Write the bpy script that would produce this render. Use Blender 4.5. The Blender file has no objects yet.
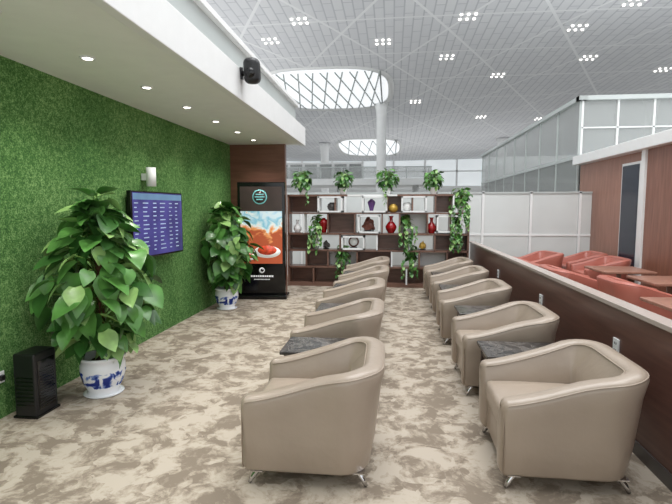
import bpy, bmesh, math, random
from mathutils import Vector, Matrix, noise
R = random.Random(7)
sc = bpy.context.scene
try:
    sc.view_settings.view_transform = 'Standard'
except Exception: pass

# ------------------------------------------------------------ materials
def lin(c):
    return tuple(((v/12.92) if v <= 0.04045 else ((v+0.055)/1.055)**2.4) for v in [x/255 for x in c])
def new_mat(name):
    m = bpy.data.materials.new(name); m.use_nodes = True
    nt = m.node_tree; b = nt.nodes['Principled BSDF']
    return m, nt, b
def N(nt, t, **kw):
    n = nt.nodes.new(t)
    for k, v in kw.items():
        if k in n.inputs: n.inputs[k].default_value = v
        else: setattr(n, k, v)
    return n
def coords(nt, kind='Object', scale=(1,1,1), rot=(0,0,0)):
    tc = nt.nodes.new('ShaderNodeTexCoord'); mp = nt.nodes.new('ShaderNodeMapping')
    mp.inputs['Scale'].default_value = scale; mp.inputs['Rotation'].default_value = rot
    nt.links.new(tc.outputs[kind], mp.inputs['Vector'])
    return mp.outputs['Vector']
def ramp(nt, fac, stops):
    r = nt.nodes.new('ShaderNodeValToRGB'); e = r.color_ramp.elements
    while len(e) < len(stops): e.new(0.5)
    for el, (p, c) in zip(e, stops):
        el.position = p; el.color = (*c, 1)
    nt.links.new(fac, r.inputs['Fac']); return r.outputs['Color']
def bump(nt, b, h, strength=0.2, dist=0.01):
    n = nt.nodes.new('ShaderNodeBump'); n.inputs['Strength'].default_value = strength
    n.inputs['Distance'].default_value = dist
    nt.links.new(h, n.inputs['Height']); nt.links.new(n.outputs['Normal'], b.inputs['Normal'])
def simple(name, rgb, rough=0.5, metal=0.0, var=0.06, scale=6, emis=0, coat=0):
    m, nt, b = new_mat(name)
    c = lin(rgb)
    n = N(nt, 'ShaderNodeTexNoise', Scale=scale, Detail=3.0)
    nt.links.new(coords(nt), n.inputs['Vector'])
    lo = tuple(max(0, v*(1-var)) for v in c); hi = tuple(min(1, v*(1+var)) for v in c)
    col = ramp(nt, n.outputs['Fac'], [(0.3, lo), (0.7, hi)])
    nt.links.new(col, b.inputs['Base Color'])
    b.inputs['Roughness'].default_value = rough; b.inputs['Metallic'].default_value = metal
    if coat: b.inputs['Coat Weight'].default_value = coat
    if emis:
        nt.links.new(col, b.inputs['Emission Color']); b.inputs['Emission Strength'].default_value = emis
    return m
def wood(name, c1, c2, sc_=(1,1,1), rough=0.35, seams=0):
    m, nt, b = new_mat(name)
    v = coords(nt, 'Object', sc_)
    n = N(nt, 'ShaderNodeTexNoise', Scale=3.0, Detail=6.0, Distortion=0.6)
    nt.links.new(v, n.inputs['Vector'])
    col = ramp(nt, n.outputs['Fac'], [(0.3, lin(c1)), (0.7, lin(c2))])
    nt.links.new(col, b.inputs['Base Color']); b.inputs['Roughness'].default_value = rough
    bump(nt, b, n.outputs['Fac'], 0.06, 0.003)
    return m
def leather(name, rgb, rough=0.36):
    m, nt, b = new_mat(name)
    v = coords(nt)
    n = N(nt, 'ShaderNodeTexNoise', Scale=2.2, Detail=3.0); nt.links.new(v, n.inputs['Vector'])
    c = lin(rgb)
    nt.links.new(ramp(nt, n.outputs['Fac'], [(0.3, tuple(x*0.93 for x in c)), (0.7, tuple(min(1, x*1.06) for x in c))]), b.inputs['Base Color'])
    b.inputs['Roughness'].default_value = rough
    vo = N(nt, 'ShaderNodeTexNoise', Scale=9.0, Detail=6.0); nt.links.new(v, vo.inputs['Vector'])
    bump(nt, b, vo.outputs['Fac'], 0.22, 0.02)
    return m

M = {}
# turf
m, nt, b = new_mat('turf_green'); v = coords(nt)
n1 = N(nt, 'ShaderNodeTexNoise', Scale=85.0, Detail=3.0); n2 = N(nt, 'ShaderNodeTexNoise', Scale=1.6, Detail=4.0)
n3 = N(nt, 'ShaderNodeTexNoise', Scale=22.0, Detail=4.0)
for n in (n1, n2, n3): nt.links.new(v, n.inputs['Vector'])
a1 = N(nt, 'ShaderNodeMath', operation='MULTIPLY_ADD'); a1.inputs[1].default_value = 0.55; nt.links.new(n1.outputs['Fac'], a1.inputs[0])
a2 = N(nt, 'ShaderNodeMath', operation='MULTIPLY'); a2.inputs[1].default_value = 0.2; nt.links.new(n2.outputs['Fac'], a2.inputs[0])
a3 = N(nt, 'ShaderNodeMath', operation='MULTIPLY_ADD'); a3.inputs[1].default_value = 0.3; nt.links.new(n3.outputs['Fac'], a3.inputs[0]); nt.links.new(a2.outputs[0], a3.inputs[2])
nt.links.new(a3.outputs[0], a1.inputs[2])
nt.links.new(ramp(nt, a1.outputs[0], [(0.36, lin((42, 76, 40))), (0.52, lin((82, 124, 66))), (0.68, lin((146, 180, 116)))]), b.inputs['Base Color'])
b.inputs['Roughness'].default_value = 0.85; b.inputs['Specular IOR Level'].default_value = 0.15
bump(nt, b, n1.outputs['Fac'], 0.6, 0.015); M['turf'] = m
# carpet
m, nt, b = new_mat('carpet_mottled'); v = coords(nt, 'Object', (1.0, 1.0, 1))
n1 = N(nt, 'ShaderNodeTexNoise', Scale=3.8, Detail=7.0, Roughness=0.72, Distortion=0.4); nt.links.new(v, n1.inputs['Vector'])
vo = N(nt, 'ShaderNodeTexVoronoi', Scale=14.0, Randomness=1.0)
mx = N(nt, 'ShaderNodeMixRGB'); mx.inputs[0].default_value = 0.25
nz = N(nt, 'ShaderNodeTexNoise', Scale=5.0, Detail=2.0); nt.links.new(v, nz.inputs['Vector'])
nt.links.new(v, mx.inputs[1]); nt.links.new(nz.outputs['Color'], mx.inputs[2]); nt.links.new(mx.outputs[0], vo.inputs['Vector'])
sp = N(nt, 'ShaderNodeSeparateColor'); nt.links.new(vo.outputs['Color'], sp.inputs[0])
ad = N(nt, 'ShaderNodeMath', operation='MULTIPLY_ADD'); ad.inputs[1].default_value = 0.14
nt.links.new(sp.outputs[0], ad.inputs[0]); nt.links.new(n1.outputs['Fac'], ad.inputs[2])
nt.links.new(ramp(nt, ad.outputs[0], [(0.49, lin((134, 122, 108))), (0.54, lin((152, 140, 125))), (0.58, lin((170, 158, 142))), (0.64, lin((184, 173, 158)))]), b.inputs['Base Color'])
b.inputs['Roughness'].default_value = 0.95; b.inputs['Specular IOR Level'].default_value = 0.1
nf = N(nt, 'ShaderNodeTexNoise', Scale=300.0); nt.links.new(v, nf.inputs['Vector']); bump(nt, b, nf.outputs['Fac'], 0.3, 0.004)
M['carpet'] = m
# hall ceiling: slatted panels inside a large triangular lattice of seams
m, nt, b = new_mat('ceiling_panels')
v = coords(nt, 'Object', (1, 1, 1), (0, 0, math.radians(90)))
br = N(nt, 'ShaderNodeTexBrick', Scale=1.0); br.inputs['Brick Width'].default_value = 1.6; br.inputs['Row Height'].default_value = 0.5
br.inputs['Mortar Size'].default_value = 0.05; br.inputs['Mortar Smooth'].default_value = 0.6
br.inputs['Color1'].default_value = (*lin((228, 229, 231)), 1); br.inputs['Color2'].default_value = (*lin((222, 223, 226)), 1); br.inputs['Mortar'].default_value = (*lin((196, 198, 202)), 1)
nt.links.new(v, br.inputs['Vector'])
last = br.outputs['Color']
for ang in (0, 62, -62):
    vv = coords(nt, 'Object', (1, 1, 1), (0, 0, math.radians(ang)))
    s_ = N(nt, 'ShaderNodeSeparateXYZ'); nt.links.new(vv, s_.inputs[0])
    d = N(nt, 'ShaderNodeMath', operation='DIVIDE'); d.inputs[1].default_value = 5.2; nt.links.new(s_.outputs['Y'], d.inputs[0])
    fr = N(nt, 'ShaderNodeMath', operation='FRACT'); nt.links.new(d.outputs[0], fr.inputs[0])
    lt = N(nt, 'ShaderNodeMath', operation='LESS_THAN'); lt.inputs[1].default_value = 0.03; nt.links.new(fr.outputs[0], lt.inputs[0])
    mx = N(nt, 'ShaderNodeMixRGB'); nt.links.new(lt.outputs[0], mx.inputs[0]); nt.links.new(last, mx.inputs[1]); mx.inputs[2].default_value = (*lin((240, 241, 242)), 1)
    last = mx.outputs[0]
nt.links.new(last, b.inputs['Base Color']); b.inputs['Roughness'].default_value = 0.6
M['ceil'] = m
M['white'] = simple('white_paint', (232, 233, 232), 0.5, var=0.02)
M['offwhite'] = simple('offwhite_gypsum', (238, 239, 236), 0.6, var=0.02)
M['greyfascia'] = simple('grey_aluminium_panel', (186, 192, 190), 0.35, var=0.04, scale=1)
M['capmat'] = simple('laminate_cap', (176, 164, 156), 0.25, var=0.03, scale=3)
M['wallwood'] = wood('brown_veneer', (104, 68, 54), (124, 84, 68), (0.6, 0.6, 5))
M['wallwood_v'] = wood('brown_veneer_vertical', (120, 78, 62), (146, 100, 82), (6, 6, 0.5))
M['partwood'] = wood('partition_veneer', (86, 58, 50), (106, 74, 64), (4, 0.5, 8), 0.3)
M['shelfwood'] = wood('shelf_veneer', (104, 76, 64), (126, 94, 80), (1, 1, 6))
M['redwood'] = wood('red_veneer', (144, 102, 86), (166, 122, 104), (5, 5, 0.5))
M['tan'] = leather('taupe_leather', (163, 148, 133), 0.30)
M['red'] = leather('coral_leather', (178, 106, 92))
M['chrome'] = simple('chrome', (210, 210, 212), 0.15, 1.0, var=0.02)
M['black'] = simple('black_plastic', (22, 22, 24), 0.35, var=0.1)
M['bezel'] = simple('black_gloss', (8, 8, 10), 0.12, var=0.1)
m, nt, b = new_mat('blue_white_porcelain'); v = coords(nt, 'Object')
n1 = N(nt, 'ShaderNodeTexNoise', Scale=11.0, Detail=4.0, Distortion=1.2); nt.links.new(v, n1.inputs['Vector'])
sz = N(nt, 'ShaderNodeSeparateXYZ'); nt.links.new(v, sz.inputs[0])
zr = ramp(nt, sz.outputs['Z'], [(0.05, (0, 0, 0)), (0.09, (1, 1, 1)), (0.21, (1, 1, 1)), (0.26, (0, 0, 0))])
mu = N(nt, 'ShaderNodeMath', operation='MULTIPLY'); nt.links.new(n1.outputs['Fac'], mu.inputs[0]); nt.links.new(zr, mu.inputs[1])
nt.links.new(ramp(nt, mu.outputs[0], [(0.44, lin((232, 234, 238))), (0.50, lin((110, 135, 195))), (0.58, lin((30, 50, 130)))]), b.inputs['Base Color'])
b.inputs['Roughness'].default_value = 0.12; M['pot'] = m
M['porcelain'] = simple('white_ceramic', (238, 238, 236), 0.15, var=0.02)
M['soil'] = simple('soil', (60, 46, 34), 0.95, var=0.3, scale=40)
def leafmat(name, rgb):
    m = simple(name, rgb, 0.32, var=0.3, scale=7)
    return m
M['leafA'] = leafmat('leaf_green_dark', (54, 98, 42))
M['leafB'] = leafmat('leaf_green_mid', (88, 140, 66))
M['leafC'] = leafmat('leaf_green_light', (146, 184, 110))
M['stem'] = simple('leaf_stem', (104, 140, 60), 0.5)
M['coir'] = simple('coir_pole', (96, 70, 44), 0.95, var=0.3, scale=40)
m, nt, b = new_mat('dark_marble'); v = coords(nt)
n1 = N(nt, 'ShaderNodeTexNoise', Scale=5.0, Detail=8.0, Distortion=1.5); nt.links.new(v, n1.inputs['Vector'])
nt.links.new(ramp(nt, n1.outputs['Fac'], [(0.42, lin((50, 47, 46))), (0.5, lin((96, 91, 87))), (0.56, lin((60, 57, 55))), (0.7, lin((86, 81, 78)))]), b.inputs['Base Color'])
b.inputs['Roughness'].default_value = 0.25; b.inputs['Specular IOR Level'].default_value = 0.45; M['marble'] = m
M['tbase'] = simple('dark_brown_lacquer', (64, 50, 44), 0.4)
def glass(name, rgb, alpha):
    m, nt, b = new_mat(name)
    n = N(nt, 'ShaderNodeTexNoise', Scale=2.0); nt.links.new(coords(nt), n.inputs['Vector'])
    nt.links.new(ramp(nt, n.outputs['Fac'], [(0.3, lin(rgb)), (0.7, tuple(min(1, x*1.05) for x in lin(rgb)))]), b.inputs['Base Color'])
    b.inputs['Roughness'].default_value = 0.1; b.inputs['Alpha'].default_value = alpha; return m
M['glassgrey'] = glass('grey_tinted_glass', (176, 180, 178), 0.42)
M['frost'] = glass('frosted_glass', (218, 222, 220), 0.85)
M['lamp'] = simple('lamp_glow', (255, 250, 240), 0.5, var=0, emis=9)
M['lampsoft'] = simple('hall_lamp_glow', (255, 252, 246), 0.5, var=0, emis=2.2)
M['sky'] = simple('skylight_glass', (240, 243, 246), 0.5, var=0.02, scale=0.3, emis=0.75)
M['window'] = simple('bright_window_glass', (225, 230, 232), 0.2, var=0.05, scale=0.5, emis=0.45)
M['purple'] = simple('purple_glaze', (96, 60, 120), 0.2)
M['vred'] = simple('red_glaze', (150, 22, 26), 0.15)
M['gold'] = simple('gold_glaze', (196, 160, 70), 0.3, 0.3)
M['bronze'] = simple('bronze_carving', (96, 48, 34), 0.4, var=0.25, scale=30)
M['darkgrey'] = simple('dark_ceramic', (70, 66, 64), 0.3)
M['hallfloor'] = simple('hall_floor_granite', (190, 188, 184), 0.3, var=0.06, scale=1)
M['screenoff'] = simple('dark_screen', (40, 46, 60), 0.2, var=0.1, scale=2)
M['scr'] = simple('tv_screen_blue', (62, 58, 118), 0.25, var=0.35, scale=2.5, emis=0.6)
M['scrtxt'] = simple('tv_text', (150, 170, 190), 0.5, var=0.3, scale=3, emis=0.5)
M['scrhead'] = simple('tv_header', (90, 120, 150), 0.5, var=0.1, emis=0.5)
M['txtw'] = simple('poster_text_white', (235, 235, 235), 0.5, emis=0.3)
M['teal'] = simple('poster_teal', (120, 190, 190), 0.5, emis=0.4)
m, nt, b = new_mat('poster_picture'); v = coords(nt, 'Object')
n1 = N(nt, 'ShaderNodeTexNoise', Scale=5.0, Detail=3.0, Distortion=0.6); nt.links.new(v, n1.inputs['Vector'])
sz = N(nt, 'ShaderNodeSeparateXYZ'); nt.links.new(v, sz.inputs[0])
ma = N(nt, 'ShaderNodeMath', operation='MULTIPLY_ADD'); ma.inputs[1].default_value = -0.75; ma.inputs[2].default_value = 1.35
nt.links.new(sz.outputs['Z'], ma.inputs[0])
mb_ = N(nt, 'ShaderNodeMath', operation='MULTIPLY_ADD'); mb_.inputs[1].default_value = 0.9; nt.links.new(n1.outputs['Fac'], mb_.inputs[0]); nt.links.new(ma.outputs[0], mb_.inputs[2])
c = ramp(nt, mb_.outputs[0], [(0.60, lin((196, 214, 222))), (0.74, lin((120, 180, 200))), (0.84, lin((214, 222, 220))), (0.92, lin((222, 150, 90))), (1.0, lin((170, 80, 48)))])
nt.links.new(c, b.inputs['Base Color']); nt.links.new(c, b.inputs['Emission Color']); b.inputs['Emission Strength'].default_value = 0.45; M['pic'] = m
M['pictop'] = simple('poster_dark_top', (62, 50, 46), 0.3, var=0.3, scale=3, emis=0.2)
M['food'] = simple('poster_food_red', (196, 70, 44), 0.4, var=0.4, scale=18, emis=0.35)
M['plate'] = simple('poster_plate', (232, 232, 226), 0.4, emis=0.35)

# ------------------------------------------------------------ mesh builder
class MB:
    def __init__(s): s.bm = bmesh.new(); s.mats = []
    def mi(s, mat):
        if mat not in s.mats: s.mats.append(mat)
        return s.mats.index(mat)
    def add(s, t, mat, mtx=None, smooth=True):
        i = s.mi(mat)
        for f in t.faces: f.material_index = i; f.smooth = smooth
        if mtx is not None: bmesh.ops.transform(t, matrix=mtx, verts=t.verts)
        me = bpy.data.meshes.new('tmp'); t.to_mesh(me); t.free(); s.bm.from_mesh(me); bpy.data.meshes.remove(me)
    def box(s, lo, hi, mat, bev=0.0, seg=2, rot=None, smooth=None):
        t = bmesh.new(); bmesh.ops.create_cube(t, size=1)
        sx, sy, sz_ = [hi[i]-lo[i] for i in range(3)]
        for vv in t.verts: vv.co = Vector((vv.co.x*sx, vv.co.y*sy, vv.co.z*sz_))
        if bev > 0: bmesh.ops.bevel(t, geom=list(t.edges), offset=bev, segments=seg, profile=0.5, affect='EDGES')
        c = Matrix.Translation([(hi[i]+lo[i])/2 for i in range(3)])
        if rot is not None: c = c @ rot
        s.add(t, mat, c, smooth=(seg > 2) if smooth is None else smooth)
    def cyl(s, p0, p1, r0, r1, mat, n=16):
        p0 = Vector(p0); p1 = Vector(p1); d = p1-p0
        t = bmesh.new(); bmesh.ops.create_cone(t, cap_ends=True, segments=n, radius1=r0, radius2=r1, depth=d.length)
        mt = Matrix.Translation((p0+p1)/2) @ d.to_track_quat('Z', 'Y').to_matrix().to_4x4()
        s.add(t, mat, mt)
    def disc(s, c, r, th, mat, n=28, sx=1, sz=1):
        t = bmesh.new(); bmesh.ops.create_cone(t, cap_ends=True, segments=n, radius1=r, radius2=r, depth=th)
        s.add(t, mat, Matrix.Translation(c) @ Matrix.Diagonal((sx, 1, sz, 1)) @ Matrix.Rotation(math.radians(90), 4, 'X'))
    def lathe(s, prof, mat, loc=(0,0,0), n=28, sq=(1,1)):
        t = bmesh.new(); rings = []
        for r, z in prof:
            rings.append([t.verts.new((r*math.cos(2*math.pi*k/n)*sq[0], r*math.sin(2*math.pi*k/n)*sq[1], z)) for k in range(n)])
        for a, b2 in zip(rings, rings[1:]):
            for k in range(n): t.faces.new((a[k], a[(k+1) % n], b2[(k+1) % n], b2[k]))
        t.faces.new(rings[0][::-1]); t.faces.new(rings[-1])
        s.add(t, mat, Matrix.Translation(loc))
    def tube(s, pts, r, mat, n=6, r1=None):
        t = bmesh.new(); rings = []; P = [Vector(p) for p in pts]
        for i, p in enumerate(P):
            d = (P[min(i+1, len(P)-1)]-P[max(i-1, 0)]).normalized()
            u = d.cross(Vector((0.13, 0.21, 1)))
            if u.length < 1e-3: u = d.cross(Vector((1, 0, 0)))
            u.normalize(); w = d.cross(u)
            rr = r if r1 is None else r+(r1-r)*i/(len(P)-1)
            rings.append([t.verts.new(p+(u*math.cos(2*math.pi*k/n)+w*math.sin(2*math.pi*k/n))*rr) for k in range(n)])
        for a, b2 in zip(rings, rings[1:]):
            for k in range(n): t.faces.new((a[k], a[(k+1) % n], b2[(k+1) % n], b2[k]))
        t.faces.new(rings[0][::-1]); t.faces.new(rings[-1]); s.add(t, mat)
    def obj(s, name, loc=(0,0,0), rz=0, parent=None, fix=True):
        me = bpy.data.meshes.new(name)
        if fix: bmesh.ops.recalc_face_normals(s.bm, faces=s.bm.faces)
        s.bm.to_mesh(me); s.bm.free()
        for mm in s.mats: me.materials.append(mm)
        return place(me, name, loc, rz, parent)
def place(me, name, loc=(0,0,0), rz=0, parent=None):
    o = bpy.data.objects.new(name, me); bpy.context.collection.objects.link(o)
    o.location = loc; o.rotation_euler = (0, 0, rz)
    if parent: o.parent = parent
    return o
def slab(name, lo, hi, mat, bev=0):
    b_ = MB(); b_.box(lo, hi, mat, bev); return b_.obj(name)

# ------------------------------------------------------------ room shell
WX = -2.95
slab('floor', (WX-0.1, -1.5, -0.1), (9.0, 11.2, 0.0), M['carpet'])
slab('floor_hall', (-40, 11.2, -0.12), (45, 80, -0.02), M['hallfloor'])
slab('wall_left', (WX-0.15, -1.5, 0.0), (WX, 8.6, 2.75), M['turf'])
slab('wall_alcove_back', (WX, 8.6, 0.0), (-1.93, 8.72, 2.75), M['wallwood'])
b_ = MB()
b_.box((WX-0.15, -1.5, 2.75), (-1.66, 8.75, 2.87), M['offwhite'])
b_.box((-1.66, -1.5, 2.73), (-1.58, 8.75, 3.05), M['white'], 0.006)
b_.box((-2.2, -1.5, 3.05), (-1.72, 8.75, 3.09), M['white'])
b_.box((-1.80, -1.5, 3.09), (-1.76, 8.75, 3.42), M['greyfascia'])
b_.box((-1.84, -1.5, 3.42), (-1.70, 8.75, 3.48), M['white'], 0.006)
soffit_o = b_.obj('ceiling_soffit')
for i, y in enumerate([1.75, 2.65, 3.55, 4.45, 5.35, 6.25, 7.15, 8.0]):
    b_ = MB(); b_.lathe([(0.055, 2.749), (0.055, 2.738), (0.04, 2.738), (0.038, 2.749)], M['white'], n=20)
    b_.lathe([(0.036, 2.7425), (0.036, 2.7405)], M['lamp'], n=20)
    b_.obj('recessed_downlight', (-2.33, y, 0))
    l = bpy.data.lights.new('downlight_spot', 'SPOT'); l.energy = 32; l.spot_size = math.radians(120); l.spot_blend = 0.7; l.shadow_soft_size = 0.04; l.color = (1, 0.97, 0.93)
    o = bpy.data.objects.new('downlight_spot', l); bpy.context.collection.objects.link(o); o.location = (-2.33, y, 2.72)
# hall ceiling
def cz(X, Y): return 10.8+0.7*math.sin(Y/13.0)*math.cos(X/16.0) - 0.0006*(max(0, Y-30))**2 + 0.0004*(X+5)**2
t = bmesh.new(); nx, ny = 50, 60; vs = {}
for j in range(ny+1):
    for i in range(nx+1):
        X = -40+85*i/nx; Y = -12+94*j/ny
        vs[i, j] = t.verts.new((X, Y, cz(X, Y)))
for j in range(ny):
    for i in range(nx): t.faces.new((vs[i, j], vs[i, j+1], vs[i+1, j+1], vs[i+1, j]))
b_ = MB(); b_.add(t, M['ceil']); ceil_o = b_.obj('ceiling', fix=False)
def skylight(x, y, rx, ry, ribs):
    # glazed panel following the ceiling slope, slim white rim, crossing ribs
    b2 = MB(); n = 64
    def P(k, s, dz):
        a = 2*math.pi*k/n; ca, sa = math.cos(a), math.sin(a)
        e = 2/3.2
        X = rx*s*math.copysign(abs(ca)**e, ca); Y = ry*s*math.copysign(abs(sa)**e, sa)
        return Vector((X, Y, cz(x+X, y+Y)-dz))
    t = bmesh.new(); o1 = [t.verts.new(P(k, 1.05, 0.02)) for k in range(n)]; o2 = [t.verts.new(P(k, 1.03, 0.16)) for k in range(n)]; o3 = [t.verts.new(P(k, 0.96, 0.06)) for k in range(n)]
    for A, B in ((o1, o2), (o2, o3)):
        for k in range(n): t.faces.new((A[k], A[(k+1) % n], B[(k+1) % n], B[k]))
    b2.add(t, M['white'])
    t = bmesh.new(); cc = t.verts.new((0, 0, cz(x, y)-0.07)); rr = [t.verts.new(P(k, 0.96, 0.06)) for k in range(n)]
    md = [t.verts.new(P(k, 0.5, 0.065)) for k in range(n)]
    for k in range(n):
        t.faces.new((rr[k], rr[(k+1) % n], md[(k+1) % n], md[k])); t.faces.new((md[k], md[(k+1) % n], cc))
    b2.add(t, M['sky'])
    def Q(X, Y): return Vector((X, Y, cz(x+X, y+Y)-0.16))
    for k in range(ribs):
        u = -0.85+1.7*k/(ribs-1); u2 = max(-0.85, min(0.85, u+0.32)); w = 0.88
        for ua, ub in ((u, u2), (u2, u)):
            b2.tube([Q(rx*(ua+(ub-ua)*q/6), ry*w*(-1+2*q/6)) for q in range(7)], 0.06, M['greyfascia'], 6)
    b2.obj('skylight', (x, y, 0), parent=ceil_o, fix=False)
skylight(-5.1, 38.6, 4.9, 5.2, 9); skylight(-1.3, 19.2, 4.2, 4.0, 0); skylight(-3, 64, 4, 7, 6)
b_ = MB()
for (x, y) in [(4.2, 21), (7.6, 23), (11, 25), (-5.3, 25.5), (-1.0, 29), (3.0, 32), (-7.5, 28), (12, 33), (15, 27), (7, 36), (1.5, 42), (18, 36), (8, 48), (14, 50), (-12, 40), (3.4, 26), (21, 30), (9.5, 28)]:
    for i in range(3):
        for j in range(2):
            X = x+i*0.36; Y = y+j*0.6
            b_.lathe([(0.075, 0.03), (0.075, -0.05), (0.055, -0.05)], M['lampsoft'], (X, Y, cz(X, Y)-0.02), n=8)
b_.obj('ceiling_downlight_cluster', parent=ceil_o)
# far wall + columns + gallery
b_ = MB()
b_.box((-40, 79, 0), (45, 79.3, 4.5), M['white'])
b_.box((-40, 78.8, 4.5), (45, 79.0, 5.2), M['white'])
for k in range(17): b_.box((-40+k*5, 78.9, 5.2), (-39.7+k*5, 79.1, 11), M['white'])
b_.box((-40, 79.1, 5.2), (45, 79.2, 11), M['window'])
b_.box((-40, 78.9, 7.4), (45, 79.1, 7.6), M['white'])
b_.obj('wall_far')
b_ = MB()
b_.box((-30, 44, 3.7), (3.5, 50, 4.3), M['white'], 0.05)
for k in range(18): b_.box((-30+k*1.95, 44.1, 4.3), (-29.92+k*1.95, 44.18, 5.35), M['greyfascia'])
b_.box((-30, 44.12, 4.35), (3.5, 44.15, 5.3), M['glassgrey']); b_.box((-30, 44.08, 5.3), (3.5, 44.2, 5.38), M['greyfascia'])
for k in range(5): b_.cyl((-27+k*7.3, 47, -0.02), (-27+k*7.3, 47, 3.7), 0.3, 0.3, M['white'])
b_.box((-12, 48.5, 4.3), (-3, 49.5, 6.2), M['white'])
for k in range(6): b_.box((-11.8+k*1.5, 48.4, 4.6), (-10.6+k*1.5, 48.5, 6.0), M['glassgrey'])
b_.obj('upper_gallery')
for (x, y, r) in [(-1.0, 42.5, 0.42), (-8.4, 60, 0.5), (13, 60, 0.5), (22, 45, 0.45)]:
    b_ = MB(); b_.lathe([(r*1.2, 0), (r*1.2, 0.3), (r, 0.4), (r, cz(x, y)-1.2), (r*1.15, cz(x, y)-0.6), (r*1.5, cz(x, y)-0.03)], M['white'], n=20); b_.obj('hall_column', (x, y, -0.02))
# frosted partition behind shelf
b_ = MB(); y0 = 11.3
for k in range(8):
    xa = -3.2+k*1.05; b_.box((xa+0.03, y0, 0.08), (min(xa+1.02, 4.4), y0+0.03, 1.93), M['frost'])
    b_.box((xa-0.02, y0-0.02, -0.02), (xa+0.03, y0+0.05, 1.98), M['white'])
b_.box((-3.2, y0-0.02, 1.93), (4.40, y0+0.05, 1.97), M['greyfascia']); b_.box((-3.2, y0-0.02, -0.02), (4.40, y0+0.05, 0.08), M['white'])
b_.box((-3.2, y0-0.015, 0.98), (4.40, y0+0.045, 1.02), M['white'])
b_.obj('frosted_glass_partition')

# partition on the right
b_ = MB()
b_.box((1.60, 0.3, 0), (1.69, 10.1, 0.89), M['partwood'])
b_.box((1.585, 0.28, 0.89), (1.70, 10.12, 0.925), M['capmat'], 0.005)
b_.box((1.588, 0.3, 0), (1.60, 10.1, 0.09), M['darkgrey'])
b_.obj('partition_low_wall')
for (y, z) in [(3.55, 0.62), (5.3, 0.62), (7.4, 0.62)]:
    b_ = MB(); b_.box((-0.006, -0.043, -0.06), (0.006, 0.043, 0.06), M['white'], 0.004)
    for dz in (0.025, -0.025):
        for dy in (-0.012, 0.012): b_.box((-0.008, dy-0.003, dz-0.008), (-0.0055, dy+0.003, dz+0.008), M['black'])
    b_.obj('wall_socket', (1.593, y, z))

# right-hand lounge block
b_ = MB()
b_.box((4.46, 9.15, 0), (4.62, 12.2, 2.62), M['redwood'])
b_.box((4.40, 6.9, 0), (4.62, 9.02, 2.62), M['wallwood_v'])
b_.box((4.36, 9.02, 0), (4.62, 9.15, 2.62), M['white'])
b_.box((4.46, 3.0, 0), (4.62, 6.9, 2.62), M['redwood'])
b_.obj('wall_right')
b_ = MB(); b_.box((4.25, 3.0, 2.62), (9, 12.15, 2.82), M['white'], 0.01); b_.obj('ceiling_right_soffit')
b_ = MB(); b_.box((4.41, 9.25, 0.35), (4.458, 9.97, 2.45), M['white'], 0.004); b_.box((4.398, 9.30, 0.40), (4.412, 9.92, 2.40), M['screenoff']); b_.obj('wall_display_screen')
# glass structure above
b_ = MB()
b_.box((4.44, 12.35, 0), (4.48, 25, 4.15), M['glassgrey'])
b_.box((4.46, 12.30, 2.9), (14, 12.34, 4.15), M['glassgrey'])
b_.box((4.36, 12.2, 4.15), (14, 12.4, 4.25), M['greyfascia']); b_.box((4.36, 12.2, 4.15), (4.56, 25, 4.25), M['greyfascia'])
b_.box((4.46, 12.4, 2.82), (14, 25, 2.9), M['greyfascia'])
b_.box((4.62, 12.22, 0), (14, 12.3, 2.82), M['offwhite'])
for k in range(12):
    b_.box((4.46+k*0.8, 12.27, 2.82), (4.50+k*0.8, 12.33, 4.15), M['white'])
for k in range(9): b_.box((4.42, 12.3+k*1.55, 0), (4.46, 12.34+k*1.55, 4.15), M['greyfascia'])
b_.box((4.42, 12.3, 2.8), (4.46, 25, 2.88), M['greyfascia'])
b_.box((4.46, 12.27, 3.5), (14, 12.33, 3.53), M['white'])
b_.box((13.9, 12.5, 0), (14, 25, 4.15), M['window'])
b_.box((4.6, 24.9, 0), (14, 25, 4.15), M['white'])
b_.obj('glass_pavilion')

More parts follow.
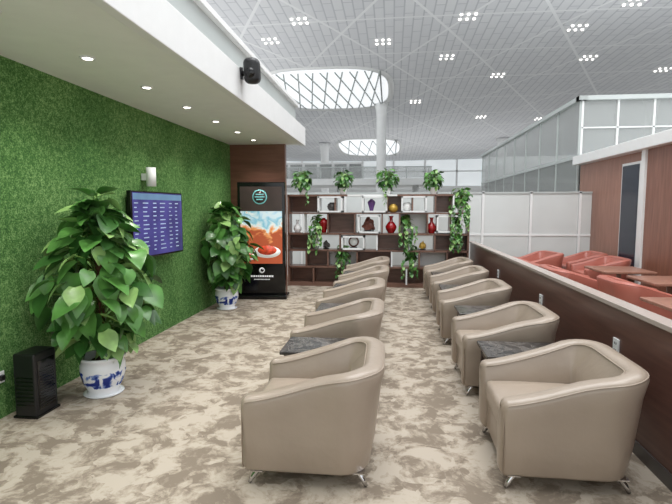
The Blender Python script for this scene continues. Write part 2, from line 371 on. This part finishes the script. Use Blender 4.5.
# ------------------------------------------------------------ armchair
def armchair_mesh(mat, name):
    b2 = MB(); W = 0.37; D0, D1 = -0.37, 0.33; rc = 0.17; T = 0.125
    path = []
    L1 = (D1-rc)-D0
    for k in range(9): path.append((Vector((D0+L1*k/8, -W)), Vector((0, -1))))
    for k in range(1, 8):
        a = -math.pi/2+ (math.pi/2)*k/8; path.append((Vector((D1-rc+rc*math.cos(a), -W+rc+rc*math.sin(a))), Vector((math.cos(a), math.sin(a)))))
    for k in range(9): path.append((Vector((D1, -W+rc+(2*W-2*rc)*k/8)), Vector((1, 0))))
    for k in range(1, 8):
        a = (math.pi/2)*k/8; path.append((Vector((D1-rc+rc*math.cos(a), W-rc+rc*math.sin(a))), Vector((math.cos(a), math.sin(a)))))
    for k in range(9): path.append((Vector((D1-rc-L1*k/8, W)), Vector((0, 1))))
    def sm(x): x = max(0, min(1, x)); return x*x*(3-2*x)
    def sect(pos, nrm, inset, adv):
        u = max(0, min(1, (pos.x+0.37)/0.66))
        h = 0.535+0.175*(0.55*u+0.45*sm(u)); f = 0.035+0.05*sm((pos.x-0.0)/0.25)
        p = pos+Vector((adv, 0)); i_ = inset
        prof = [(-0.012-i_, 0.09+i_), (0-i_, 0.105+i_), (f*0.35-i_, 0.28), (f*0.75-i_, h-0.14), (f-i_, h-0.045-i_), (f-0.006-i_, h-0.022-i_), (f-0.022-i_, h-0.005-i_),
                (f-0.05, h-i_), (f-T+0.04, h+0.002-i_), (f-T+0.018+i_, h-0.006-i_), (f-T+0.003+i_, h-0.024-i_), (f-T-0.004+i_, h-0.055-i_), (-T-0.012+i_, h-0.16), (-T-0.01+i_, 0.3), (-T+i_, 0.105+i_), (-T+0.012+i_, 0.09+i_)]
        return [Vector((p.x+nrm.x*o, p.y+nrm.y*o, z)) for o, z in prof]
    secs = []
    E = ((0.045, -0.036), (0.026, -0.032), (0.011, -0.022), (0.003, -0.010))
    for inset, adv in E: secs.append(sect(*path[0], inset, adv))
    for p in path: secs.append(sect(*p, 0, 0))
    for inset, adv in E[::-1]: secs.append(sect(*path[-1], inset, adv))
    t = bmesh.new(); rings = [[t.verts.new(c) for c in s_] for s_ in secs]; n = len(rings[0])
    for a, b3 in zip(rings, rings[1:]):
        for k in range(n): t.faces.new((a[k], a[(k+1) % n], b3[(k+1) % n], b3[k]))
    t.faces.new(rings[0][::-1]); t.faces.new(rings[-1]); b2.add(t, mat)
    pip = [sect(*p, 0, 0)[5] for p in path]
    pip = [Vector((pip[0].x-0.022, pip[0].y+0.012, 0.125))]+[Vector((pip[0].x-0.024, pip[0].y+0.012, pip[0].z-0.04))]+pip+[Vector((pip[-1].x-0.024, pip[-1].y-0.012, pip[-1].z-0.04)), Vector((pip[-1].x-0.022, pip[-1].y-0.012, 0.125))]
    b2.tube(pip, 0.0045, mat)
    pin = [sect(*p, 0, 0)[10]+Vector((0, 0, 0.002)) for p in path]; b2.tube(pin, 0.004, mat)
    b2.box((-0.365, -0.27, 0.092), (0.24, 0.27, 0.30), mat, 0.012, 3)
    t = bmesh.new(); bmesh.ops.create_cube(t, size=1)
    for vv in t.verts: vv.co = Vector((vv.co.x*0.63, vv.co.y*0.50, vv.co.z*0.14))
    bmesh.ops.bevel(t, geom=list(t.edges), offset=0.035, segments=4, profile=0.5, affect='EDGES')
    bmesh.ops.subdivide_edges(t, edges=[e for e in t.edges if e.calc_length() > 0.2], cuts=5, use_grid_fill=True)
    for vv in t.verts:
        if vv.co.z > 0: vv.co.z += 0.022*max(0, 1-(vv.co.x/0.31)**2)*max(0, 1-(vv.co.y/0.26)**2)
    b2.add(t, mat, Matrix.Translation((-0.07, 0, 0.365)))
    for x, y in ((-0.32, -0.33), (-0.32, 0.33), (0.27, -0.30), (0.27, 0.30)):
        sx = -1 if x < 0 else 1; sy = -1 if y < 0 else 1
        b2.tube([(x-sx*0.03, y, 0.09), (x+sx*0.0, y, 0.082), (x+sx*0.028, y+sy*0.012, 0.045), (x+sx*0.045, y+sy*0.018, 0.012)], 0.022, M['chrome'], 12, 0.011)
        b2.box((x-0.035, y-0.035, 0.086), (x+0.035, y+0.035, 0.094), M['chrome'])
    bmesh.ops.recalc_face_normals(b2.bm, faces=b2.bm.faces)
    zmin = min(vv.co.z for vv in b2.bm.verts)
    for vv in b2.bm.verts: vv.co.z -= zmin
    me = bpy.data.meshes.new(name); b2.bm.to_mesh(me); b2.bm.free()
    for mm in b2.mats: me.materials.append(mm)
    return me
am = armchair_mesh(M['tan'], 'armchair'); rm = armchair_mesh(M['red'], 'armchair_red')
for k, y in enumerate([2.95, 4.45, 5.90, 7.31, 8.7]): place(am, 'armchair', (-0.45+[0, -.03, -.04, 0.0, 0][k], y, 0), [0.01, -0.01, 0.01, 0, 0.01][k])
for k, y in enumerate([3.06, 4.45, 5.98, 7.43, 8.75]): place(am, 'armchair', (1.03-[0, .02, 0.04, .02, 0.03][k], y, 0), [-0.01, 0.01, -0.01, 0, 0.01][k])
for x, y, r in [(3.0, 10.3, 0.2), (3.9, 10.4, 0), (2.75, 7.7, math.pi), (3.15, 6.5, math.pi), (3.85, 9.35, 0), (2.5, 9.1, math.pi)]: place(rm, 'red_armchair', (x, y, 0), r)
# side tables
b2 = MB()
b2.box((-0.30, -0.215, 0.49), (0.30, 0.215, 0.52), M['marble'], 0.008, 3, smooth=False)
b2.box((-0.27, -0.19, 0.42), (0.27, 0.19, 0.49), M['tbase'], 0.004)
for sx in (-1, 1):
    for sy in (-1, 1): b2.box((sx*0.25-0.02, sy*0.17-0.02, 0), (sx*0.25+0.02, sy*0.17+0.02, 0.42), M['tbase'], 0.004)
b2.box((-0.25, -0.17, 0.12), (0.25, 0.17, 0.14), M['tbase'])
o = b2.obj('side_table', (-0.54, 3.70, 0)); tm = o.data
for x, y in [(-0.5, 5.175), (-0.5, 6.605), (-0.5, 8.005), (1.0, 3.755), (1.0, 5.215), (0.97, 6.705), (0.97, 8.09)]: place(tm, 'side_table', (x, y, 0))
b2 = MB(); b2.box((-0.4, -0.4, 0.56), (0.4, 0.4, 0.6), M['redwood'], 0.01, 3); b2.cyl((0, 0, 0.02), (0, 0, 0.56), 0.035, 0.035, M['chrome']); b2.lathe([(0.24, 0), (0.24, 0.012), (0.05, 0.03)], M['chrome'])
o = b2.obj('lounge_table', (3.9, 7.2, 0)); place(o.data, 'lounge_table', (3.2, 5.35, 0)); place(o.data, 'lounge_table', (3.75, 8.4, 0))

# ------------------------------------------------------------ plants
def leaf(bm_, pos, d, nrm, L, mi_, wf=0.40):
    side = d.cross(nrm).normalized()
    U = [0, .06, .2, .38, .58, .78, .92, 1.0]; Wd = [0.02, .55, .92, 1.0, .82, .5, .2, 0.0]
    droop = R.uniform(0.1, 0.5)
    mid = []; lf = []; rg = []
    for u, w in zip(U, Wd):
        c = pos+d*(u*L)-nrm*(droop*L*u*u)
        ww = w*wf*L; back = -0.10*L if 0 < u < 0.1 else 0
        mid.append(bm_.verts.new(c))
        if w > 0.03 and u < 1:
            lf.append(bm_.verts.new(c+side*ww+nrm*(0.25*ww)+d*back)); rg.append(bm_.verts.new(c-side*ww+nrm*(0.25*ww)+d*back))
        else: lf.append(None); rg.append(None)
    for S, flip in ((lf, 0), (rg, 1)):
        for k in range(len(U)-1):
            q = [mid[k], mid[k+1], S[k+1], S[k]]; q = [v_ for v_ in q if v_ is not None]
            if len(q) >= 3:
                if flip: q.reverse()
                f = bm_.faces.new(q); f.material_index = mi_; f.smooth = True
def foliage(mb, cx, cy, z0, z1, rfun, n, Lr, wallx=None, pole=True, droopA=(5, 75)):
    idx = [mb.mi(M['leafA']), mb.mi(M['leafB']), mb.mi(M['leafC'])]
    for i in range(n):
        s_ = (i+R.random())/n; z = z0+(z1-z0)*s_; az = i*2.39996+R.uniform(-.4, .4)
        rr = rfun(s_)*R.uniform(0.35, 1.0)**0.6
        outv = Vector((math.cos(az), math.sin(az), 0))
        L = R.uniform(*Lr); a = math.radians(R.uniform(*droopA))
        if s_ > 0.75 and R.random() < 0.5: a = -math.radians(R.uniform(0, 35))
        base = Vector((cx, cy, z-rr*0.35)); pos = Vector((cx, cy, z+R.uniform(-.05, .05)))+outv*max(0.02, rr-L*0.55)
        yaw = R.uniform(-0.9, 0.9); o2 = Matrix.Rotation(yaw, 3, 'Z') @ outv
        d = (o2*math.cos(a)-Vector((0, 0, 1))*math.sin(a)).normalized(); nn = (Vector((0, 0, 1))*math.cos(a)+o2*math.sin(a)).normalized()
        nn = Matrix.Rotation(R.uniform(-.6, .6), 3, d) @ nn
        if wallx is not None:
            tip = pos+d*L; mn = min(tip.x, pos.x)-L*0.35
            if mn < wallx+0.02: pos.x += wallx+0.02-mn
        leaf(mb.bm, pos, d, nn, L, R.choice([idx[0], idx[0], idx[1], idx[1], idx[2]]))
        if pole: mb.tube([base, (base+pos)/2+Vector((0, 0, 0.06)), pos], 0.004, M['stem'], 5)
def big_plant(x, y, z1, rfun, n, seed):
    R.seed(seed)
    mb = MB()
    mb.lathe([(0.11, 0), (0.13, 0.0), (0.135, 0.02), (0.12, 0.035), (0.165, 0.12), (0.185, 0.2), (0.18, 0.27), (0.165, 0.30), (0.19, 0.32), (0.19, 0.34), (0.17, 0.34), (0.16, 0.30)], M['pot'], n=40)
    mb.lathe([(0.16, 0.295), (0.02, 0.305)], M['soil'])
    mb.lathe([(0.15, 0.0), (0.165, 0.015), (0.15, 0.015)], M['pot'])
    mb.cyl((0, 0, 0.3), (0, 0, z1-0.2), 0.035, 0.03, M['coir'])
    foliage(mb, 0, 0, 0.45, z1, rfun, n, (0.14, 0.25), wallx=WX-x)
    return mb.obj('potted_pothos_plant', (x, y, 0), fix=False)
def rf1(s): return 0.28+0.27*math.sin(min(1, s*1.25)*math.pi*0.9)-0.18*max(0, s-0.6)/0.4
def rf2(s): return 0.30+0.22*math.sin(min(1, s*1.15)*math.pi*0.9)-0.20*max(0, s-0.65)/0.35
big_plant(-2.48, 3.80, 1.68, rf1, 310, 3)
big_plant(-2.62, 7.35, 1.66, rf2, 280, 8)

# ------------------------------------------------------------ display shelf
SX0, SX1, SY0, SY1 = -2.12, 1.50, 9.70, 10.02
b2 = MB(); sw = M['shelfwood']; ww = M['white']
zr_ = [0.06, 0.40, 0.74, 1.08, 1.50, 1.86]
def hb(x0, x1, z, th=0.035, m_=sw): b2.box((x0, SY0, z-th/2), (x1, SY1, z+th/2), m_)
def vb(x, z0, z1, th=0.035, m_=sw): b2.box((x-th/2, SY0, z0), (x+th/2, SY1, z1), m_)
b2.box((SX0, SY0+0.01, 0), (SX1, SY1, 0.08), sw)
hb(SX0, SX1, 0.40); hb(SX0, SX1, 0.74); hb(SX0, SX1, 1.08); hb(SX0, SX1, 1.5, 0.03); hb(SX0, -1.2, 1.86); hb(-0.9, 0.1, 1.86, m_=ww); hb(0.4, 1.2, 1.86); hb(-1.2, -0.9, 1.86, m_=sw); hb(0.1, 0.4, 1.86)
vb(SX0, 0, 1.88); vb(SX1, 0, 1.52)
for r_, xs in enumerate([[-1.6, -1.0, -0.35, 0.3, 0.95], [-1.75, -1.3, -0.7, 0.0, 0.55, 1.1], [-1.55, -1.05, -0.3, 0.35, 0.85, 1.2], [-1.8, -1.3, -0.75, -0.2, 0.15, 0.7, 1.15], [-1.5, -1.15, -0.6, -0.1, 0.4, 0.85, 1.2]]):
    for x in xs: vb(x, zr_[r_], zr_[r_+1], 0.03, ww if (int(abs(x)*10) % 3 == 0) else sw)
def frame(x0, x1, z0, z1, th=0.03):
    b2.box((x0, SY0-0.03, z0), (x1, SY1, z0+th), ww); b2.box((x0, SY0-0.03, z1-th), (x1, SY1, z1), ww)
    b2.box((x0, SY0-0.03, z0), (x0+th, SY1, z1), ww); b2.box((x1-th, SY0-0.03, z0), (x1, SY1, z1), ww)
for f_ in [(-0.68, -0.24, 1.10, 1.46), (0.18, 0.68, 1.52, 1.84), (-1.5, -1.0, 1.52, 1.84), (0.88, 1.36, 1.12, 1.46), (-1.02, -0.55, 0.76, 1.04), (-0.6, -0.1, 1.52, 1.84)]: frame(*f_)
for x0, x1, z0, z1, m_ in [(-2.1, -1.6, 0.08, 0.4, sw), (-1.6, -1.0, 0.08, 0.4, sw), (-1.0, -0.35, 0.08, 0.4, sw), (-0.35, 0.3, 0.08, 0.4, sw), (0.3, 0.95, 0.08, 0.4, sw), (0.95, 1.48, 0.08, 0.4, sw),
    (-1.75, -1.3, 0.42, 0.74, sw), (-1.3, -0.7, 0.42, 0.74, ww), (-0.7, 0.0, 0.42, 0.74, sw), (0.55, 1.1, 0.42, 0.74, ww), (1.1, 1.48, 0.42, 0.74, sw), (-2.1, -1.55, 0.76, 1.06, sw), (-0.3, 0.35, 0.76, 1.06, sw), (0.85, 1.48, 0.76, 1.06, sw),
    (-1.3, -0.75, 1.1, 1.5, sw), (0.15, 0.7, 1.1, 1.5, ww), (-0.1, 0.18, 1.52, 1.86, sw), (0.85, 1.2, 1.52, 1.86, sw), (-2.1, -1.5, 1.52, 1.86, sw)]:
    b2.box((x0, SY1-0.02, z0), (x1, SY1, z1), m_)
b2.obj('display_shelf')
def vase(name, x, z, prof, mat, s_=1.0):
    v_ = MB(); v_.lathe([(r*s_, h_*s_) for r, h_ in prof], mat); return v_.obj(name, (x, 9.84, z))
MEI = [(0.04, 0), (0.045, 0.01), (0.06, 0.08), (0.09, 0.17), (0.095, 0.2), (0.07, 0.245), (0.03, 0.26), (0.035, 0.28), (0.03, 0.28)]
BOT = [(0.05, 0), (0.055, 0.01), (0.09, 0.07), (0.095, 0.11), (0.06, 0.17), (0.028, 0.2), (0.028, 0.26), (0.045, 0.29), (0.035, 0.29)]
JAR = [(0.05, 0), (0.09, 0.04), (0.1, 0.09), (0.08, 0.14), (0.05, 0.155), (0.055, 0.17), (0.04, 0.17)]
b4 = 1.516; b3 = 1.098
vase('white_ceramic_vase', -1.95, b3, BOT, M['porcelain'], 0.9)
vase('red_vase', -1.4, b3, MEI, M['vred'], 1.1)
vase('red_vase', -0.02, b3, BOT, M['vred'], 1.2)
vase('red_vase', 0.79, b3, BOT, M['vred'], 1.1)
vase('dark_ceramic_jar', -1.23, 1.55, JAR, M['darkgrey'], 1.0)
vase('purple_vase', -0.42, 1.55, MEI, M['purple'], 0.85)
vase('gold_vase', 0.02, b4, JAR, M['gold'], 1.0)
vase('white_ceramic_vase', 0.3, 1.55, JAR, M['porcelain'], 1.0)
def carving(name, x, z, mat, s_=1.0):
    v_ = MB(); v_.box((-0.1*s_, -0.04, 0), (0.1*s_, 0.04, 0.02), M['bezel'], 0.004)
    t = bmesh.new(); bmesh.ops.create_icosphere(t, subdivisions=4, radius=1)
    for q in t.verts:
        nn_ = noise.noise(q.co*1.9+Vector((x, z, 0)))*0.45+noise.noise(q.co*5)*0.18
        q.co = Vector((q.co.x*0.10, q.co.y*0.05, q.co.z*0.13))*(1+nn_)*s_
        q.co.x *= 1-0.35*(q.co.z/(0.13*s_))
    v_.add(t, mat, Matrix.Translation((0, 0, 0.02+0.115*s_))); return v_.obj(name, (x, 9.84, z))
carving('rosewood_carving', -0.47, 1.132, M['bronze'], 1.05)
carving('rosewood_carving', -1.35, 0.762, M['darkgrey'], 0.6)
v_ = MB(); v_.box((-0.07, -0.03, 0), (0.07, 0.03, 0.02), M['bezel'])
v_.disc((0, 0, 0.125), 0.11, 0.015, M['bronze']); v_.disc((0, -0.006, 0.125), 0.08, 0.015, M['porcelain'])
v_.obj('decorative_plate', (-0.78, 9.84, 0.792))
carving('jade_ornament', 0.62, 0.762, M['gold'], 0.6)

def small_plant(x, y, z, r, n, trail=0, seed=1, pr=0.075):
    R.seed(seed); mb = MB()
    mb.lathe([(pr*0.7, 0), (pr*0.75, 0.005), (pr, 0.11), (pr*1.08, 0.12), (pr*1.08, 0.135), (pr*0.9, 0.135), (pr*0.88, 0.11)], M['porcelain'], n=20)
    mb.lathe([(pr*0.88, 0.11), (0.01, 0.115)], M['soil'], n=16)
    foliage(mb, 0, 0, 0.15, 0.15+r*1.3, lambda s: r*(0.55+0.5*math.sin(s*2.6)), n, (0.07, 0.13), pole=True)
    idx = [mb.mi(M['leafA']), mb.mi(M['leafB']), mb.mi(M['leafC'])]
    for k in range(trail):
        az = -math.pi/2+R.uniform(-0.9, 0.9); L = R.uniform(0.3, 0.62)
        if z < 0.8: L = min(L, z*0.9)
        o = Vector((math.cos(az), math.sin(az), 0)); st = Vector((0, 0, 0.14)); e = Vector((0, 0, 0.14))+o*(0.16+R.uniform(0, .05)); e.x += R.uniform(-.08, .08); e.y = min(e.y, -0.20)
        pts = [st, (st+e)/2+Vector((0, 0, 0.06)), e, e-Vector((0, 0, L*0.5)), e-Vector((0, 0, L))+Vector((R.uniform(-.04, .04), 0, 0))]
        mb.tube(pts, 0.003, M['stem'], 4)
        for q in range(int(L/0.045)):
            z_ = q*0.045; p_ = e-Vector((0, 0, z_)); a2 = R.uniform(-math.pi, 0)
            d = Vector((math.cos(a2), math.sin(a2), -0.9)).normalized(); nn = Vector((math.cos(a2), math.sin(a2), 0.9)).normalized()
            leaf(mb.bm, p_, d, nn, R.uniform(0.06, 0.1), R.choice(idx))
    return mb.obj('potted_pothos_small', (x, y, z), fix=False)
yS = 9.86
for i, x in enumerate([-1.85, -1.0, -0.1, 0.82]): small_plant(x, yS, 1.88, [0.23, 0.21, 0.24, 0.22][i], 100, [1, 0, 1, 0][i], 20+i)
small_plant(1.36, yS, 1.515, 0.23, 80, 7, 31)
small_plant(-1.55, 9.84, 1.10, 0.14, 40, 7, 32, 0.06)
small_plant(0.28, 9.84, 1.10, 0.14, 40, 7, 33, 0.06)
small_plant(1.3, 9.84, 1.15, 0.12, 26, 6, 34, 0.055)
small_plant(-1.0, 9.84, 0.42, 0.18, 60, 5, 35, 0.06)
small_plant(0.41, 9.84, 0.42, 0.18, 60, 5, 36, 0.06)

# ------------------------------------------------------------ left wall things
b2 = MB(); W_, z0, z1 = 1.16, 1.02, 1.80; xf = 0.06
b2.box((0, 0, z0), (xf, W_, z1), M['bezel'], 0.008, 2)
b2.box((-0.06, 0.46, z0+0.28), (0.01, 0.70, z1-0.28), M['black'])
b2.box((xf-0.004, 0.02, z0+0.025), (xf+0.001, W_-0.02, z1-0.02), M['scr'])
b2.box((xf+0.001, 0.03, z1-0.10), (xf+0.002, W_-0.03, z1-0.03), M['scrhead'])
R.seed(5)
for k in range(12):
    zz = z1-0.14-k*0.050; yy = 0.05
    for wd in (0.12, 0.16, 0.1, 0.16, 0.1, 0.1):
        b2.box((xf+0.001, yy, zz-0.006), (xf+0.002, yy+wd*R.uniform(0.4, 0.8), zz+0.006), M['scrtxt']); yy += wd+0.055
b2.obj('wall_mounted_tv', (WX+0.035, 5.02, 0), math.radians(-3))
b2 = MB(); b2.cyl((0.11, 0, -0.11), (0.11, 0, 0.11), 0.055, 0.055, M['white'], 24); b2.box((0.001, -0.03, -0.04), (0.07, 0.03, 0.04), M['white'], 0.004)
b2.obj('wall_sconce', (WX, 5.45, 1.97))
b2 = MB()
b2.box((-0.42, -0.05, 0.06), (0.42, 0.05, 2.06), M['bezel'], 0.012, 3, smooth=False)
b2.box((-0.46, -0.2, 0.0), (0.46, 0.2, 0.07), M['bezel'], 0.02, 3, smooth=False)
b2.box((-0.37, -0.053, 0.62), (0.37, -0.05, 1.62), M['pic'])
b2.box((-0.37, -0.0535, 1.55), (0.37, -0.0505, 1.98), M['pictop'])
b2.disc((-0.02, -0.055, 1.80), 0.13, 0.004, M['teal']); b2.disc((-0.02, -0.057, 1.80), 0.11, 0.004, M['pictop'])
for k, w_ in enumerate((0.07, 0.085, 0.06)): b2.box((-0.02-w_, -0.061, 1.835-k*0.045), (-0.02+w_, -0.059, 1.855-k*0.045), M['teal'])
b2.disc((0.10, -0.054, 0.83), 0.24, 0.003, M['plate'], sz=0.45); b2.disc((0.10, -0.0555, 0.86), 0.17, 0.003, M['food'], sz=0.5); b2.disc((-0.22, -0.0545, 0.74), 0.12, 0.003, M['plate'], sz=0.5); b2.disc((-0.22, -0.056, 0.755), 0.08, 0.003, M['food'], sz=0.5)
b2.disc((0, -0.053, 0.5), 0.05, 0.004, M['txtw']); b2.disc((0.01, -0.0555, 0.505), 0.03, 0.004, M['bezel'])
x_ = -0.2
while x_ < 0.2:
    w_ = R.uniform(0.02, 0.035); b2.box((x_, -0.054, 0.38), (x_+w_, -0.05, 0.41), M['txtw']); x_ += w_+0.012
x_ = -0.14
while x_ < 0.13: b2.box((x_, -0.054, 0.33), (x_+0.015, -0.05, 0.345), M['txtw']); x_ += 0.024
b2.obj('advertising_display_stand', (-2.3, 8.33, 0), math.radians(5))
b2 = MB(); b2.box((-0.09, -0.12, 0.0), (0.09, 0.12, 0.5), M['black'], 0.015, 3, smooth=False); b2.box((0.088, -0.09, 0.06), (0.094, 0.09, 0.44), M['bezel'], 0.002)
for k in range(14): b2.box((0.092, -0.08, 0.08+k*0.022), (0.097, 0.08, 0.088+k*0.022), M['black'])
for k in range(8): b2.box((-0.07, -0.122, 0.1+k*0.03), (0.07, -0.119, 0.11+k*0.03), M['bezel'])
b2.box((-0.1, -0.13, 0.0), (0.1, 0.13, 0.02), M['bezel'], 0.004); b2.obj('air_purifier', (-2.76, 3.36, 0))
b2 = MB(); b2.box((0, -0.045, -0.045), (0.01, 0.045, 0.045), M['white'], 0.004); b2.box((0.01, -0.02, -0.02), (0.04, 0.02, 0.02), M['black'], 0.004); b2.obj('wall_socket', (WX, 3.22, 0.32))
b2 = MB(); b2.box((-0.08, -0.09, -0.13), (0.08, 0.09, 0.13), M['black'], 0.06, 5); b2.cyl((-0.115, 0, -0.02), (-0.05, 0, -0.02), 0.03, 0.02, M['black']); b2.box((-0.119, -0.04, -0.08), (-0.108, 0.04, 0.04), M['black'])
b2.disc((0.0, -0.09, -0.02), 0.05, 0.01, M['bezel'])
o = b2.obj('loudspeaker', (-1.46, 5.0, 3.02)); o.rotation_euler = (math.radians(12), 0, 0)

# ------------------------------------------------------------ light
w = bpy.data.worlds.new('World'); sc.world = w; w.use_nodes = True
bg = w.node_tree.nodes['Background']; bg.inputs['Color'].default_value = (0.95, 0.98, 1.0, 1); bg.inputs['Strength'].default_value = 1.45
def area(name, loc, rot, sx, sy, e, col=(0.98, 0.99, 1.0)):
    l = bpy.data.lights.new(name, 'AREA'); l.shape = 'RECTANGLE'; l.size = sx; l.size_y = sy; l.energy = e; l.color = col
    o = bpy.data.objects.new(name, l); bpy.context.collection.objects.link(o); o.location = loc; o.rotation_euler = rot
area('lounge_fill_area', (1.0, 4.5, 9.6), (0, 0, 0), 7, 7, 950)  # added soft top fill over the lounge, no skylight panel here
area('right_fill_area', (8.0, 10.0, 9.8), (0, 0, 0), 8, 6, 400)  # second added overhead fill, above the right-hand lounge, no ceiling opening
area('ceiling_fill_right', (10.0, 18.5, 4.6), (math.pi, 0, 0), 7, 10, 380)  # added upward fill to brighten the hall ceiling, not a roof fixture
area('ceiling_fill_left', (-14.0, 28, 4.0), (math.pi, 0, 0), 14, 24, 900)  # unseen upward fill, added for the ceiling left of the lounge
area('ceiling_fill_far', (4.0, 60, 1.5), (math.pi, 0, 0), 30, 20, 900)  # extra upward fill added to lift the far ceiling, no fixture there

# ------------------------------------------------------------ camera
cd = bpy.data.cameras.new('Camera'); cd.sensor_width = 36; cd.lens = 480/672*36; cd.clip_end = 300
co = bpy.data.objects.new('Camera', cd); bpy.context.collection.objects.link(co)
co.location = (0, 0, 1.6); co.rotation_euler = (math.radians(90-5.2), 0, math.radians(6.65)); sc.camera = co
